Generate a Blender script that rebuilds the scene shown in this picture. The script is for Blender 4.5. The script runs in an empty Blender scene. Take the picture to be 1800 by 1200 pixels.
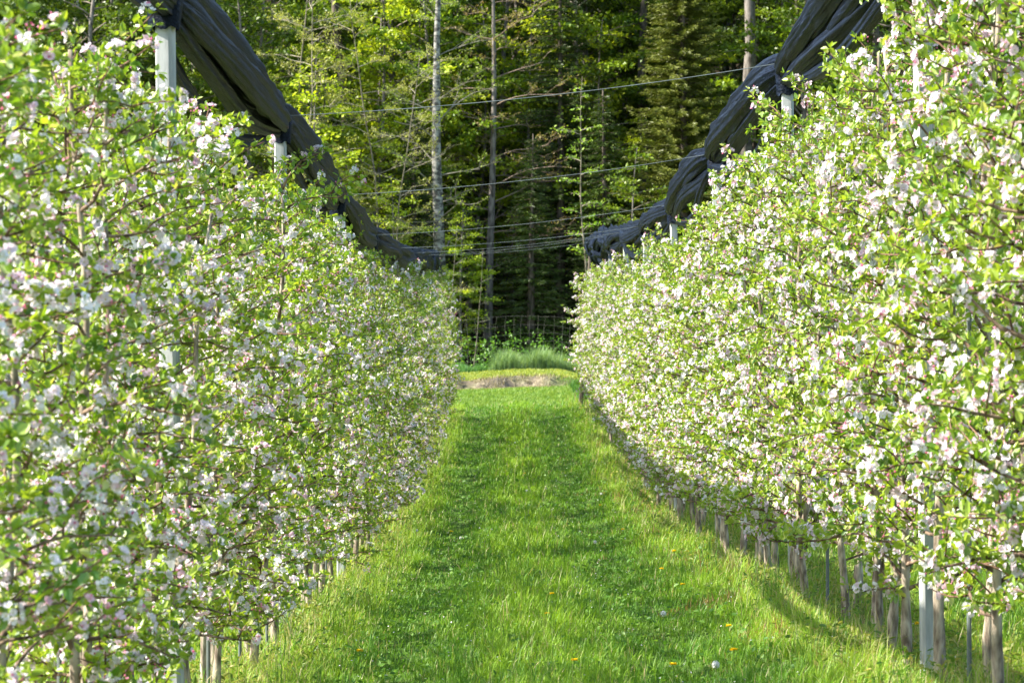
import bpy, math, numpy as np
from mathutils import Vector
R = math.radians
S = bpy.context.scene
COL = S.collection

# ---------------------------------------------------------------- camera, world, sun, exposure
CAMZ = 1.6
F = 5500.0                      # focal length in pixels of the 1800 px wide photograph
cam = bpy.data.objects.new('camera', bpy.data.cameras.new('camera'))
COL.objects.link(cam)
cam.location = (0, 0, CAMZ)
cam.rotation_euler = (R(90), 0, -10.0 / F)
cam.data.lens = 36.0 * F / 1800.0
cam.data.sensor_width = 36.0
cam.data.clip_start = 0.1
cam.data.clip_end = 3000
cam.data.dof.use_dof = True
cam.data.dof.focus_distance = 24.0
cam.data.dof.aperture_fstop = 9.0
S.camera = cam

SUN_EL, SUN_PHI = 40.0, 84.0     # elevation, and angle to the left of straight behind the camera
w = bpy.data.worlds.new('World'); S.world = w; w.use_nodes = True
nt = w.node_tree; nt.nodes.clear()
sky = nt.nodes.new('ShaderNodeTexSky'); sky.sky_type = 'NISHITA'; sky.sun_disc = False
bg = nt.nodes.new('ShaderNodeBackground'); bg.inputs['Strength'].default_value = 0.135
wo = nt.nodes.new('ShaderNodeOutputWorld')
nt.links.new(sky.outputs[0], bg.inputs[0]); nt.links.new(bg.outputs[0], wo.inputs[0])
sd = Vector((-math.sin(R(SUN_PHI)) * math.cos(R(SUN_EL)), -math.cos(R(SUN_PHI)) * math.cos(R(SUN_EL)), math.sin(R(SUN_EL))))
sky.sun_elevation = R(SUN_EL)
sky.sun_rotation = math.atan2(sd.x, sd.y)
sky.air_density = 1.0; sky.dust_density = 1.0
sun = bpy.data.objects.new('sun', bpy.data.lights.new('sun', 'SUN')); COL.objects.link(sun)
sun.data.energy = 5.0; sun.data.angle = R(0.53); sun.data.color = (1.0, 0.94, 0.84)
sun.rotation_euler = (-sd).to_track_quat('-Z', 'Y').to_euler()
S.view_settings.view_transform = 'Standard'; S.view_settings.look = 'None'
S.view_settings.gamma = 1.0; S.view_settings.exposure = 1.64
S.render.engine = 'CYCLES'
S.cycles.max_bounces = 7; S.cycles.diffuse_bounces = 5; S.cycles.glossy_bounces = 2
S.cycles.transmission_bounces = 6; S.cycles.transparent_max_bounces = 4
S.cycles.use_denoising = True
S.cycles.sample_clamp_indirect = 6.0

# ---------------------------------------------------------------- helpers
def rngs(k): return np.random.default_rng(k)
def nrm(a): return a / np.maximum(np.linalg.norm(a, axis=-1, keepdims=True), 1e-9)

class MB:
    """collects vertices, faces of any size, a colour per vertex and a material slot per face"""
    def __init__(s): s.V = []; s.C = []; s.F = []; s.n = 0
    def add(s, V, faces, col, mat=0):
        V = np.asarray(V, float).reshape(-1, 3)
        c = np.asarray(col, float)
        if c.ndim == 1: c = np.tile(c[:3], (len(V), 1))
        s.V.append(V); s.C.append(c[:, :3])
        for f in faces:
            f = np.asarray(f, int)
            if f.ndim == 1: f = f[None]
            if len(f): s.F.append((f + s.n, mat))
        s.n += len(V)
    def mesh(s, name, mats, smooth=False):
        V = np.concatenate(s.V); C = np.concatenate(s.C)
        me = bpy.data.meshes.new(name)
        nf = sum(len(f) for f, _ in s.F); nl = sum(f.size for f, _ in s.F)
        me.vertices.add(len(V)); me.vertices.foreach_set('co', V.astype(np.float32).ravel())
        me.loops.add(nl); me.polygons.add(nf)
        me.loops.foreach_set('vertex_index', np.concatenate([f.ravel() for f, _ in s.F]).astype(np.int32))
        tot = np.concatenate([np.full(len(f), f.shape[1]) for f, _ in s.F])
        st = np.concatenate([[0], np.cumsum(tot)[:-1]])
        me.polygons.foreach_set('loop_start', st.astype(np.int32))
        me.polygons.foreach_set('material_index', np.concatenate([np.full(len(f), m) for f, m in s.F]).astype(np.int32))
        me.polygons.foreach_set('use_smooth', np.full(nf, smooth))
        a = me.color_attributes.new('col', 'FLOAT_COLOR', 'POINT')
        a.data.foreach_set('color', np.concatenate([C, np.ones((len(C), 1))], 1).astype(np.float32).ravel())
        for m in (mats if isinstance(mats, (list, tuple)) else [mats]): me.materials.append(m)
        me.update(calc_edges=True); me.validate()
        return me

def link(name, me, parent=None, loc=(0, 0, 0), rz=0):
    o = bpy.data.objects.new(name, me); COL.objects.link(o)
    o.location = loc; o.rotation_euler = (0, 0, rz); o.parent = parent
    return o
def tag(o, label=None, cat=None, group=None, kind=None):
    if label: o['label'] = label
    if cat: o['category'] = cat
    if group: o['group'] = group
    if kind: o['kind'] = kind
    return o
def thing(name, label, cat, loc, rz=0, group=None):
    return tag(link(name, None, None, loc, rz), label, cat, group)

def tube(mb, P, r, k=6, col=(.3, .3, .3), mat=0, cap=True):
    P = np.asarray(P, float); n = len(P)
    r = np.broadcast_to(np.asarray(r, float), (n,))
    T = nrm(np.gradient(P, axis=0))
    up = np.array([0, 0, 1.0]) if abs(T[0, 2]) < .8 else np.array([1.0, 0, 0])
    A = nrm(np.cross(T, up)); B = np.cross(T, A)
    th = np.arange(k) * 2 * math.pi / k
    V = P[:, None] + r[:, None, None] * (np.cos(th)[None, :, None] * A[:, None] + np.sin(th)[None, :, None] * B[:, None])
    i = np.arange(n - 1)[:, None] * k; j = np.arange(k)[None]
    q = np.stack([i + j, i + (j + 1) % k, i + k + (j + 1) % k, i + k + j], -1).reshape(-1, 4)
    fs = [q]
    if cap: fs += [np.arange(k)[::-1], np.arange(k) + (n - 1) * k]
    mb.add(V.reshape(-1, 3), fs, col, mat)

def box(mb, x0, x1, y0, y1, z0, z1, col=(.5, .5, .5), ch=0.0, mat=0):
    if ch <= 0: ring = [(x0, y0), (x1, y0), (x1, y1), (x0, y1)]
    else: ring = [(x0 + ch, y0), (x1 - ch, y0), (x1, y0 + ch), (x1, y1 - ch), (x1 - ch, y1), (x0 + ch, y1), (x0, y1 - ch), (x0, y0 + ch)]
    k = len(ring)
    V = [(x, y, z0) for x, y in ring] + [(x, y, z1) for x, y in ring]
    q = [[i, (i + 1) % k, k + (i + 1) % k, k + i] for i in range(k)]
    mb.add(V, [np.array(q), np.arange(k)[::-1], np.arange(k) + k], col, mat)

def frames(D, N):
    D = nrm(D); Sd = nrm(np.cross(D, N)); N2 = np.cross(Sd, D)
    return D, Sd, N2

def add_template(mb, T, faces, P, D, N, L, W, col, mat=0):
    """T: (m,3) template in (along, side, up); one copy per P"""
    D, Sd, N2 = frames(D, N); n = len(P); m = len(T)
    L = np.broadcast_to(L, (n,))[:, None, None]; W = np.broadcast_to(W, (n,))[:, None, None]
    V = P[:, None] + L * T[None, :, 0:1] * D[:, None] + W * T[None, :, 1:2] * Sd[:, None] + L * T[None, :, 2:3] * N2[:, None]
    col = np.asarray(col, float)
    if col.ndim == 1: col = np.tile(col, (n, 1))
    C = np.repeat(col, m, axis=0) if col.ndim == 2 else col.reshape(-1, 3)
    off = (np.arange(n) * m)[:, None]
    mb.add(V.reshape(-1, 3), [off + np.array(f)[None] for f in faces], C, mat)

LEAF = np.array([(0, 0, 0), (.28, .46, .05), (.68, .40, .03), (1, 0, -.12), (.68, -.40, .03), (.28, -.46, .05), (.5, 0, -.06)])
LEAF_F = [(0, 1, 2, 3, 6), (0, 6, 3, 4, 5)]
DIA = np.array([(0, 0, 0), (.45, .5, .06), (1, 0, -.05), (.45, -.5, .06)]); DIA_F = [(0, 1, 2, 3)]
PETAL = np.array([(.08, 0, 0), (.55, .42, .10), (.95, .30, .22), (.95, -.30, .22), (.55, -.42, .10)]); PETAL_F = [(0, 1, 2, 3, 4)]
BUD = np.array([(0, 0, 0), (.45, .5, 0), (.45, 0, .3), (.45, -.5, 0), (.45, 0, -.3), (1, 0, 0)])
BUD_F = [(0, 1, 2), (0, 2, 3), (0, 3, 4), (0, 4, 1), (5, 2, 1), (5, 3, 2), (5, 4, 3), (5, 1, 4)]
def leaves(mb, P, D, N, L, W, col, mat=0): add_template(mb, LEAF, LEAF_F, P, D, N, L, W, col, mat)
def diamonds(mb, P, D, N, L, W, col, mat=0): add_template(mb, DIA, DIA_F, P, D, N, L, W, col, mat)

def fbm(x, y, seed=0, f=1.0, n=14):
    g = rngs(seed); s = 0
    for i in range(n):
        a = g.uniform(0, 2 * math.pi); k = f * g.uniform(.5, 2.2); p = g.uniform(0, 6.3)
        s = s + np.sin((x * math.cos(a) + y * math.sin(a)) * k * 2 * math.pi + p + 1.3 * np.sin(x * k * 1.7 + y * k * 1.1 + p))
    return s / math.sqrt(n)
def lerp(a, b, t):
    t = np.asarray(t)[..., None]; return np.asarray(a) * (1 - t) + np.asarray(b) * t
def sst(a, b, x):
    t = np.clip((x - a) / (b - a), 0, 1); return t * t * (3 - 2 * t)

# ---------------------------------------------------------------- materials
def newmat(name):
    m = bpy.data.materials.new(name); m.use_nodes = True; m.node_tree.nodes.clear()
    return m, m.node_tree.nodes, m.node_tree.links
def mat_leaf(name, transl=.42, gloss=.06, rough=.45, tint=(1, 1, 1), var=.25, tt=(1.15, 1.1, .55), nscale=9.0, objvar=.1):
    m, n, l = newmat(name)
    a = n.new('ShaderNodeAttribute'); a.attribute_name = 'col'
    nz = n.new('ShaderNodeTexNoise'); nz.inputs['Scale'].default_value = nscale
    tc = n.new('ShaderNodeTexCoord'); l.new(tc.outputs['Object'], nz.inputs['Vector'])
    mr = n.new('ShaderNodeMapRange'); mr.inputs[3].default_value = 1 - var; mr.inputs[4].default_value = 1 + var
    l.new(nz.outputs[0], mr.inputs[0])
    oi = n.new('ShaderNodeObjectInfo')
    m2 = n.new('ShaderNodeMapRange'); m2.inputs[3].default_value = 1 - objvar; m2.inputs[4].default_value = 1 + objvar
    l.new(oi.outputs['Random'], m2.inputs[0])
    mm = n.new('ShaderNodeMath'); mm.operation = 'MULTIPLY'; l.new(mr.outputs[0], mm.inputs[0]); l.new(m2.outputs[0], mm.inputs[1])
    v = n.new('ShaderNodeVectorMath'); v.operation = 'MULTIPLY'; v.inputs[1].default_value = tint
    v2 = n.new('ShaderNodeVectorMath'); v2.operation = 'SCALE'
    l.new(a.outputs['Color'], v.inputs[0]); l.new(v.outputs[0], v2.inputs[0]); l.new(mm.outputs[0], v2.inputs['Scale'])
    v3 = n.new('ShaderNodeVectorMath'); v3.operation = 'MULTIPLY'; v3.inputs[1].default_value = tt; l.new(v2.outputs[0], v3.inputs[0])
    d = n.new('ShaderNodeBsdfDiffuse'); t = n.new('ShaderNodeBsdfTranslucent'); g = n.new('ShaderNodeBsdfGlossy')
    g.inputs['Roughness'].default_value = rough; g.inputs['Color'].default_value = (1, 1, 1, 1)
    l.new(v2.outputs[0], d.inputs[0]); l.new(v3.outputs[0], t.inputs[0])
    mx = n.new('ShaderNodeMixShader'); mx.inputs[0].default_value = transl
    l.new(d.outputs[0], mx.inputs[1]); l.new(t.outputs[0], mx.inputs[2])
    my = n.new('ShaderNodeMixShader'); my.inputs[0].default_value = gloss
    l.new(mx.outputs[0], my.inputs[1]); l.new(g.outputs[0], my.inputs[2])
    o = n.new('ShaderNodeOutputMaterial'); l.new((my if gloss > 0 else mx).outputs[0], o.inputs[0])
    return m
def mat_bark(name, c0, c1, scale=(18, 18, 5), rough=.9, bump=.5, thr=(.35, .65), attr=False):
    m, n, l = newmat(name)
    tc = n.new('ShaderNodeTexCoord'); mp = n.new('ShaderNodeMapping'); mp.inputs['Scale'].default_value = scale
    l.new(tc.outputs['Object'], mp.inputs[0])
    nz = n.new('ShaderNodeTexNoise'); nz.inputs['Scale'].default_value = 1; nz.inputs['Detail'].default_value = 6; l.new(mp.outputs[0], nz.inputs['Vector'])
    cr = n.new('ShaderNodeValToRGB'); cr.color_ramp.elements[0].position = thr[0]; cr.color_ramp.elements[1].position = thr[1]
    cr.color_ramp.elements[0].color = (*c0, 1); cr.color_ramp.elements[1].color = (*c1, 1); l.new(nz.outputs[0], cr.inputs[0])
    b = n.new('ShaderNodeBsdfPrincipled'); b.inputs['Roughness'].default_value = rough; b.inputs['Specular IOR Level'].default_value = .2
    if attr:
        a = n.new('ShaderNodeAttribute'); a.attribute_name = 'col'
        v = n.new('ShaderNodeVectorMath'); v.operation = 'MULTIPLY'; l.new(cr.outputs[0], v.inputs[0]); l.new(a.outputs['Color'], v.inputs[1]); l.new(v.outputs[0], b.inputs['Base Color'])
    else: l.new(cr.outputs[0], b.inputs['Base Color'])
    bp = n.new('ShaderNodeBump'); bp.inputs['Strength'].default_value = bump; bp.inputs['Distance'].default_value = .02
    l.new(nz.outputs[0], bp.inputs['Height']); l.new(bp.outputs[0], b.inputs['Normal'])
    o = n.new('ShaderNodeOutputMaterial'); l.new(b.outputs[0], o.inputs[0])
    return m

M_leaf = mat_leaf('apple_leaf', .45, .05)
M_petal = mat_leaf('blossom', .35, .0, tt=(1, .97, .97), var=.06)
M_grass = mat_leaf('grass', .40, .02, rough=.5, var=.2, nscale=1.3)
M_beech = mat_leaf('forest_leaf', .42, .03, var=.35, nscale=.45, objvar=.3)
M_needle = mat_leaf('needles', .12, .03, var=.3, nscale=.6, objvar=.15)
M_bark = mat_bark('apple_bark', (.12, .09, .065), (.44, .37, .28), (30, 30, 9), thr=(.38, .62), attr=True)
M_twig = mat_bark('forest_twig', (.7, .7, .7), (1.1, 1.1, 1.1), (4, 4, 4), attr=True, bump=0)
M_birch = mat_bark('pale_bark', (.07, .065, .06), (.31, .30, .27), (6, 6, 9), thr=(.42, .60))
M_pine = mat_bark('grey_bark', (.07, .06, .05), (.22, .195, .17), (10, 10, 3), thr=(.35, .6))
M_brownbark = mat_bark('brown_bark', (.045, .038, .03), (.16, .13, .10), (10, 10, 2))
M_conc = mat_bark('concrete', (.21, .22, .215), (.43, .44, .425), (14, 14, 3), rough=.85, bump=.35, thr=(.3, .6))
M_sap = mat_bark('sapling_bark', (.09, .08, .055), (.24, .21, .15), (5, 5, 5))
M_wire = mat_bark('galvanised_wire', (.12, .14, .14), (.2, .23, .23), (5, 5, 5), rough=.5, bump=0)
M_fence = mat_bark('old_fence_wire', (.10, .10, .08), (.17, .17, .14), (5, 5, 5), rough=.7, bump=0)
M_stake = mat_bark('green_stake', (.09, .11, .10), (.17, .19, .18), (20, 20, 3), rough=.6, bump=.1)
M_flower = mat_leaf('meadow_flower', .25, 0, var=.1, tt=(1, 1, .9))

def mat_net():
    m, n, l = newmat('hail_net')
    tc = n.new('ShaderNodeTexCoord')
    a = n.new('ShaderNodeAttribute'); a.attribute_name = 'col'
    wv = n.new('ShaderNodeTexNoise'); wv.inputs['Scale'].default_value = 3; wv.inputs['Detail'].default_value = 4
    mp = n.new('ShaderNodeMapping'); mp.inputs['Scale'].default_value = (22, 1.0, 22)
    l.new(tc.outputs['Object'], mp.inputs[0]); l.new(mp.outputs[0], wv.inputs['Vector'])
    cr = n.new('ShaderNodeValToRGB'); cr.color_ramp.elements[0].position = .4; cr.color_ramp.elements[1].position = .66
    e = cr.color_ramp.elements.new(.76); e.color = (.05, .07, .11, 1)  # pale streaks painted into the cloth colour as highlights along the folds
    cr.color_ramp.elements[0].color = (.002, .004, .0095, 1); cr.color_ramp.elements[1].color = (.007, .0125, .026, 1)
    l.new(wv.outputs[0], cr.inputs[0])
    b = n.new('ShaderNodeBsdfPrincipled'); l.new(cr.outputs[0], b.inputs['Base Color'])
    b.inputs['Roughness'].default_value = .5; b.inputs['Specular IOR Level'].default_value = .10
    b.inputs['Sheen Weight'].default_value = .0; b.inputs['Sheen Roughness'].default_value = .35
    bp = n.new('ShaderNodeBump'); bp.inputs['Strength'].default_value = .6; bp.inputs['Distance'].default_value = .015
    l.new(wv.outputs[0], bp.inputs['Height']); l.new(bp.outputs[0], b.inputs['Normal'])
    o = n.new('ShaderNodeOutputMaterial'); l.new(b.outputs[0], o.inputs[0])
    return m
M_net = mat_net()

def mat_ground():
    m, n, l = newmat('meadow_ground')
    a = n.new('ShaderNodeAttribute'); a.attribute_name = 'col'
    tc = n.new('ShaderNodeTexCoord'); nz = n.new('ShaderNodeTexNoise'); nz.inputs['Scale'].default_value = 7; nz.inputs['Detail'].default_value = 8
    l.new(tc.outputs['Object'], nz.inputs['Vector'])
    mr = n.new('ShaderNodeMapRange'); mr.inputs[1].default_value = .3; mr.inputs[2].default_value = .7; mr.inputs[3].default_value = .5; mr.inputs[4].default_value = 1.5
    l.new(nz.outputs[0], mr.inputs[0])
    v = n.new('ShaderNodeVectorMath'); v.operation = 'SCALE'; l.new(a.outputs['Color'], v.inputs[0]); l.new(mr.outputs[0], v.inputs['Scale'])
    b = n.new('ShaderNodeBsdfPrincipled'); b.inputs['Roughness'].default_value = 1; b.inputs['Specular IOR Level'].default_value = .1
    l.new(v.outputs[0], b.inputs['Base Color'])
    bp = n.new('ShaderNodeBump'); bp.inputs['Strength'].default_value = .8; bp.inputs['Distance'].default_value = .05
    l.new(nz.outputs[0], bp.inputs['Height']); l.new(bp.outputs[0], b.inputs['Normal'])
    o = n.new('ShaderNodeOutputMaterial'); l.new(b.outputs[0], o.inputs[0])
    return m
M_ground = mat_ground()

# ---------------------------------------------------------------- terrain
PY = np.array([-200, -40, 0, 8, 15, 23, 32, 40, 50, 60, 70, 80, 89, 101, 106, 115, 130, 160, 250, 400, 700, 1500.])
PZ = np.array([-1.2, -1.4, -1.5, -1.62, -1.79, -2.0, -2.25, -2.34, -2.26, -2.02, -1.74, -1.48, -1.36, -1.28, -.9, 1.2, 7, 20, 55, 95, 120, 130.])
_fy = np.linspace(-200, 1500, 6801); _fz = np.interp(_fy, PY, PZ)
_k = np.ones(17) / 17; _fz = np.convolve(np.pad(_fz, 8, 'edge'), _k, 'valid')
XL, XR = -1.67, 2.08
def G(x, y):
    x = np.asarray(x, float); y = np.asarray(y, float)
    z = np.interp(y, _fy, _fz) + CAMZ
    sl = .088 - .045 * sst(50, 85, y)
    z = z + sl * 14 * np.tanh(x / 14)
    edge = 89.6 + .35 * np.sin(x * 1.7 + .5) + .2 * np.sin(x * 4.1) + .12 * np.sin(x * 9.7)
    z = z + (.33 + .02 * np.sin(x * 2.3 + 1)) * sst(edge - .22, edge + .30, y) * (1 - .75 * sst(1.4, 2.6, x)) * (1 - .9 * sst(101, 110, y))
    bz = np.exp(-((y - edge + .1) / .7) ** 2) * (1 - sst(1.2, 1.9, x)) * (np.abs(x) < 40)
    z = z + bz * .6 * (.035 * np.sin(x * 9.1 + 3 * np.sin(y * 4)) + .03 * np.sin(x * 17.3 + y * 11) + .03 * np.sin(y * 13 + 2 * np.sin(x * 6)))
    z = z + (.022 * np.sin(x * 5.1 + y * .7) * np.sin(y * 2.3) + .03 * np.sin(y * .61 + x * .4)) * sst(-5, 5, y)
    z = z - .035 * (np.exp(-((x + .62) / .25) ** 2) + np.exp(-((x - 1.0) / .25) ** 2)) * (1 - sst(78, 86, y))
    return z
def Gf(x, y): return float(G(x, y))

C_SOIL = (.12, .085, .055)
def ground_col(x, y):
    n1 = fbm(x, y, 3, .35); n2 = fbm(x, y, 5, 1.1)
    c = lerp((.045, .085, .015), (.075, .12, .025), np.clip(.5 + .3 * n1, 0, 1))
    rowd = np.minimum(np.abs(x - XL), np.abs(x - XR))
    c = lerp(c, (.13, .13, .045), (1 - sst(.35, .75, rowd)) * (y < 75) * np.clip(.7 + .3 * n2, 0, 1))
    edge = 89.6 + .35 * np.sin(x * 1.7 + .5)
    bank = sst(-2.6, -.6, y - edge + .8 * n2) * (1 - sst(.4, 2.6, y - edge + 1.0 * fbm(x, y, 71, .9))) * (1 - sst(.9, 2.0, x + .3 * n2))
    c = lerp(c, lerp((.25, .21, .15), (.11, .09, .06), np.clip(.5 + .5 * n2, 0, 1)), bank * np.clip(1.1 + .5 * n2, 0, 1))
    c = lerp(c, (.035, .028, .016), sst(101, 105, y))
    return c
def build_ground():
    xs = np.concatenate([[-900, -400, -200, -100, -60], np.arange(-40, -10, 1.5), np.arange(-10, 10, .25), np.arange(10, 41, 1.5), [60, 100, 200, 400, 900]])
    ys = np.concatenate([[-200, -120, -60, -30], np.arange(-20, 8, 1.5), np.arange(8, 86, .3), np.arange(86, 94, .12), np.arange(94, 120, .5), np.arange(120, 200, 4), [220, 260, 320, 400, 550, 700, 1000, 1500]])
    X, Y = np.meshgrid(xs, ys); x = X.ravel(); y = Y.ravel()
    mb = MB(); nx = len(xs)
    i = np.arange(len(ys) - 1)[:, None] * nx + np.arange(nx - 1)[None]
    q = np.stack([i, i + 1, i + nx + 1, i + nx], -1).reshape(-1, 4)
    mb.add(np.stack([x, y, G(x, y)], 1), [q], ground_col(x, y))
    tag(link('ground', mb.mesh('ground', M_ground, True)), kind='structure')
build_ground()

# ---------------------------------------------------------------- grass
BL = np.array([(0, .5, 0), (0, -.5, 0), (.5, .42, 0), (.5, -.42, 0), (.82, .22, 0), (.82, -.22, 0), (1, 0, 0)])
def blades(mb, x, y, h, wd, col, g, lean=.45, droop=.35):
    n = len(x); z = G(x, y) - .01
    az = g.uniform(0, 2 * math.pi, n); ln = np.abs(g.normal(0, lean, n))
    d = np.stack([np.cos(az), np.sin(az)], 1)
    s = np.stack([-np.sin(az + g.normal(0, .5, n)), np.cos(az)], 1)
    V = np.zeros((n, 5, 3)); b = np.stack([x, y, z], 1)
    S3 = np.concatenate([s, np.zeros((n, 1))], 1) * (wd / 2)[:, None]; D3 = np.concatenate([d, np.zeros((n, 1))], 1)
    mid = b + D3 * (h * ln * .45)[:, None] + np.array([0, 0, 1.]) * (h * .58)[:, None]
    tip = b + D3 * (h * (ln * 1.1 + droop * g.random(n) * .6))[:, None] + np.array([0, 0, 1.]) * (h * (1 - .35 * np.minimum(ln, 1.5)))[:, None]
    V[:, 0] = b + S3; V[:, 1] = b - S3; V[:, 2] = mid + S3 * .8; V[:, 3] = mid - S3 * .8; V[:, 4] = tip
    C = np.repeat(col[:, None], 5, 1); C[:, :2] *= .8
    o = (np.arange(n) * 5)[:, None]
    mb.add(V.reshape(-1, 3), [o + np.array([[0, 1, 3, 2]]), o + np.array([[2, 3, 4]])], C.reshape(-1, 3))

def scatter(g, x0, x1, y0, y1, dens):
    """dens(y) per m2, rejection in y"""
    yy = np.linspace(y0, y1, 400); dd = dens(yy); tot = (((dd[1:] + dd[:-1]) / 2).sum() * (yy[1] - yy[0])) * (x1 - x0)
    cdf = np.concatenate([[0], np.cumsum((dd[1:] + dd[:-1]) / 2)]); cdf /= cdf[-1]
    n = int(tot); y = np.interp(g.random(n), cdf, yy); x = g.uniform(x0, x1, n)
    return x, y

def build_grass():
    g = rngs(11); mb = MB()
    x, y = scatter(g, -3.4, 4.0, 11.5, 76, lambda y: 2500 * np.minimum(1, (18 / y) ** 1.25))
    rowd = np.minimum(np.abs(x - XL), np.abs(x - XR)); kp = (rowd > .3 + .1 * np.sin(y * 2)) | (g.random(len(x)) < .45); x, y, rowd = x[kp], y[kp], rowd[kp]
    strip = 1 - sst(.35, .85, rowd + .12 * fbm(x, y, 21, .6))
    n1 = fbm(x, y, 3, .35); n2 = fbm(x, y, 7, 1.3); n3 = fbm(x, y, 8, 3.2)
    track = np.exp(-((x + .62) / .36) ** 2) + np.exp(-((x - 1.0) / .36) ** 2)
    h = .07 + .05 * np.clip(.5 + .4 * n2, 0, 1.5) + .05 * (1 - track) * np.clip(.5 + .5 * n1, 0, 1.3)
    h = h * (1 - .4 * track) + strip * (.015 + .04 * n2.clip(-1, 1)) ; h *= g.uniform(.45, 1.25, len(x))
    h *= 1 + .30 * np.clip(n3, -1.5, 1.5)
    tuft = (fbm(x, y, 91, 1.6) > 1.15); h[tuft] *= 1.55
    c = lerp((.075, .20, .010), (.24, .40, .025), np.clip(.42 + .28 * n2 + .25 * n1 + .2 * n3 + .4 * np.exp(-((x - .2) / .3) ** 2) + g.normal(0, .2, len(x)), 0, 1))
    c = lerp(c, (.07, .185, .018), np.clip(track * .75, 0, 1) * .8)
    c = lerp(c, lerp((.16, .33, .025), (.37, .47, .05), g.random(len(x))), strip * np.clip(.72 + .35 * n2 - .15 * (x > 0), 0, 1))
    c[tuft] = lerp((.06, .17, .02), (.14, .30, .03), g.random(tuft.sum()))
    seed_ = g.random(len(x)) < .012 * (1 - track.clip(0, 1)); h[seed_] *= 1.9; c[seed_] = (.36, .40, .14)
    dry = g.random(len(x)) < .04 + .07 * strip + .15 * (rowd < .3)
    c[dry] = (.42, .36, .18)
    red = (fbm(x, y, 33, .5) > 1.25) & (x > .9) & (g.random(len(x)) < .35)
    c[red] = (.26, .13, .06)
    wd = .0046 * (np.maximum(y, 14) / 17) ** .75 * g.uniform(.7, 1.3, len(x))
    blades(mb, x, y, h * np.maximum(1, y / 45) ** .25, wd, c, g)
    # beyond the row ends
    x, y = scatter(g, -7, 8, 76, 101.5, lambda y: 520 + 0 * y)
    edge = 89.6 + .35 * np.sin(x * 1.7 + .5)
    onb = (y > edge - 1.5) & (y < edge + .9) & (x < 1.2 + .8 * g.random(len(x))); keep = ~onb | (g.random(len(x)) < .8)
    x, y, onb = x[keep], y[keep], onb[keep]
    n2 = fbm(x, y, 9, .8)
    c = lerp((.10, .22, .025), (.24, .34, .05), np.clip(.5 + .3 * n2 + g.normal(0, .2, len(x)), 0, 1)); c[onb] = lerp((.42, .36, .24), (.13, .12, .05), g.random(onb.sum()))
    after = y > edge[keep] + .5
    c[after] = lerp((.13, .24, .03), (.38, .40, .07), np.clip(g.random(after.sum()) * .6 + .3 + .3 * n2[after], 0, 1))
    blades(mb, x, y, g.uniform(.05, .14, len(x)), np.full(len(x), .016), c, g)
    tag(link('grass', mb.mesh('grass', M_grass)), kind='stuff', label='green meadow grass of the path between the two rows')
    # clover and broad leaved weeds
    mb = MB()
    x, y = scatter(g, -1.9, 2.4, 12, 70, lambda y: 150 * np.minimum(1, (18 / y) ** 1.3))
    k = (fbm(x, y, 15, .9) + .5 * (np.exp(-((x + .62) / .4) ** 2) + np.exp(-((x - 1.0) / .5) ** 2))) > .45; x, y = x[k], y[k]; n = len(x)
    P = np.stack([x, y, G(x, y) + g.uniform(.03, .10, n)], 1); D = g.normal(0, 1, (n, 3)); D[:, 2] *= .35
    N = g.normal(0, .45, (n, 3)); N[:, 2] += 1
    L = g.uniform(.018, .042, n) * (y / 18) ** .5
    leaves(mb, P, D, N, L, L * .75, lerp((.07, .19, .02), (.17, .31, .04), g.random(n)))
    x, y = scatter(g, -2.3, 2.7, 12, 60, lambda y: 420 * np.minimum(1, (18 / y) ** 1.3)); k = (np.minimum(np.abs(x - XL), np.abs(x - XR)) < .5) & (fbm(x, y, 17, .8) > -.1); x, y = x[k], y[k]; n = len(x)
    P = np.stack([x, y, G(x, y) + g.uniform(.02, .16, n)], 1); D = g.normal(0, 1, (n, 3)); D[:, 2] *= .6; N = g.normal(0, .5, (n, 3)); N[:, 2] += 1; L = g.uniform(.02, .06, n)
    leaves(mb, P, D, N, L, L * .45, lerp((.08, .19, .02), (.36, .34, .08), g.random(n) ** 1.5))
    tag(link('clover', mb.mesh('clover', M_grass)), kind='stuff', label='low clover and weed leaves growing in the grass path')
    mb = MB(); x, y = scatter(g, -1.9, 2.5, 12, 76, lambda y: 7 + 0 * y); n = len(x)
    P = np.stack([x, y, G(x, y) + g.uniform(.05, .12, n)], 1); D = g.normal(0, 1, (n, 3)); D[:, 2] *= .3; N = g.normal(0, .4, (n, 3)); N[:, 2] += 1
    diamonds(mb, P, D, N, g.uniform(.010, .018, n), g.uniform(.008, .014, n), (.8, .74, .77))
    tag(link('fallen_petals', mb.mesh('fallen_petals', M_petal)), kind='stuff', label='pale fallen petals and tiny daisies dotted over the grass path')
    # tall blue green grass in front of the fence
    for (nm, x0, x1, y0, y1, n, hh, cc) in (('tall_grass', -.55, 2.9, 96.2, 98.5, 9000, .80, ((.10, .20, .06), (.24, .35, .13))), ('tall_grass', -2.6, -.6, 96.8, 98.6, 3600, .42, ((.06, .17, .04), (.13, .28, .06))),
                                         ('tall_grass', 1.75, 3.0, 78, 86, 5000, .30, ((.05, .16, .02), (.12, .26, .03)))):
        mb = MB(); x = g.uniform(x0, x1, n); y = g.uniform(y0, y1, n)
        hh2 = hh * (.75 + .22 * fbm(x, y * .3, 44, .8)) * g.uniform(.6, 1.2, n)
        if hh > .7: hh2 *= sst(x0 - .02, x0 + .35, x) * .7 + .3
        blades(mb, x, y, hh2, np.full(n, .016), lerp(cc[0], cc[1], g.random(n)), g, lean=.22, droop=.5)
        tag(link(nm, mb.mesh(nm, M_grass)), kind='stuff', label={.80: 'tall blue green grass clump in front of the wire fence', .42: 'shorter green grass tuft left of the tall clump by the fence', .30: 'dark green grass tuft at the far end of the right row'}[hh])
build_grass()

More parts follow.
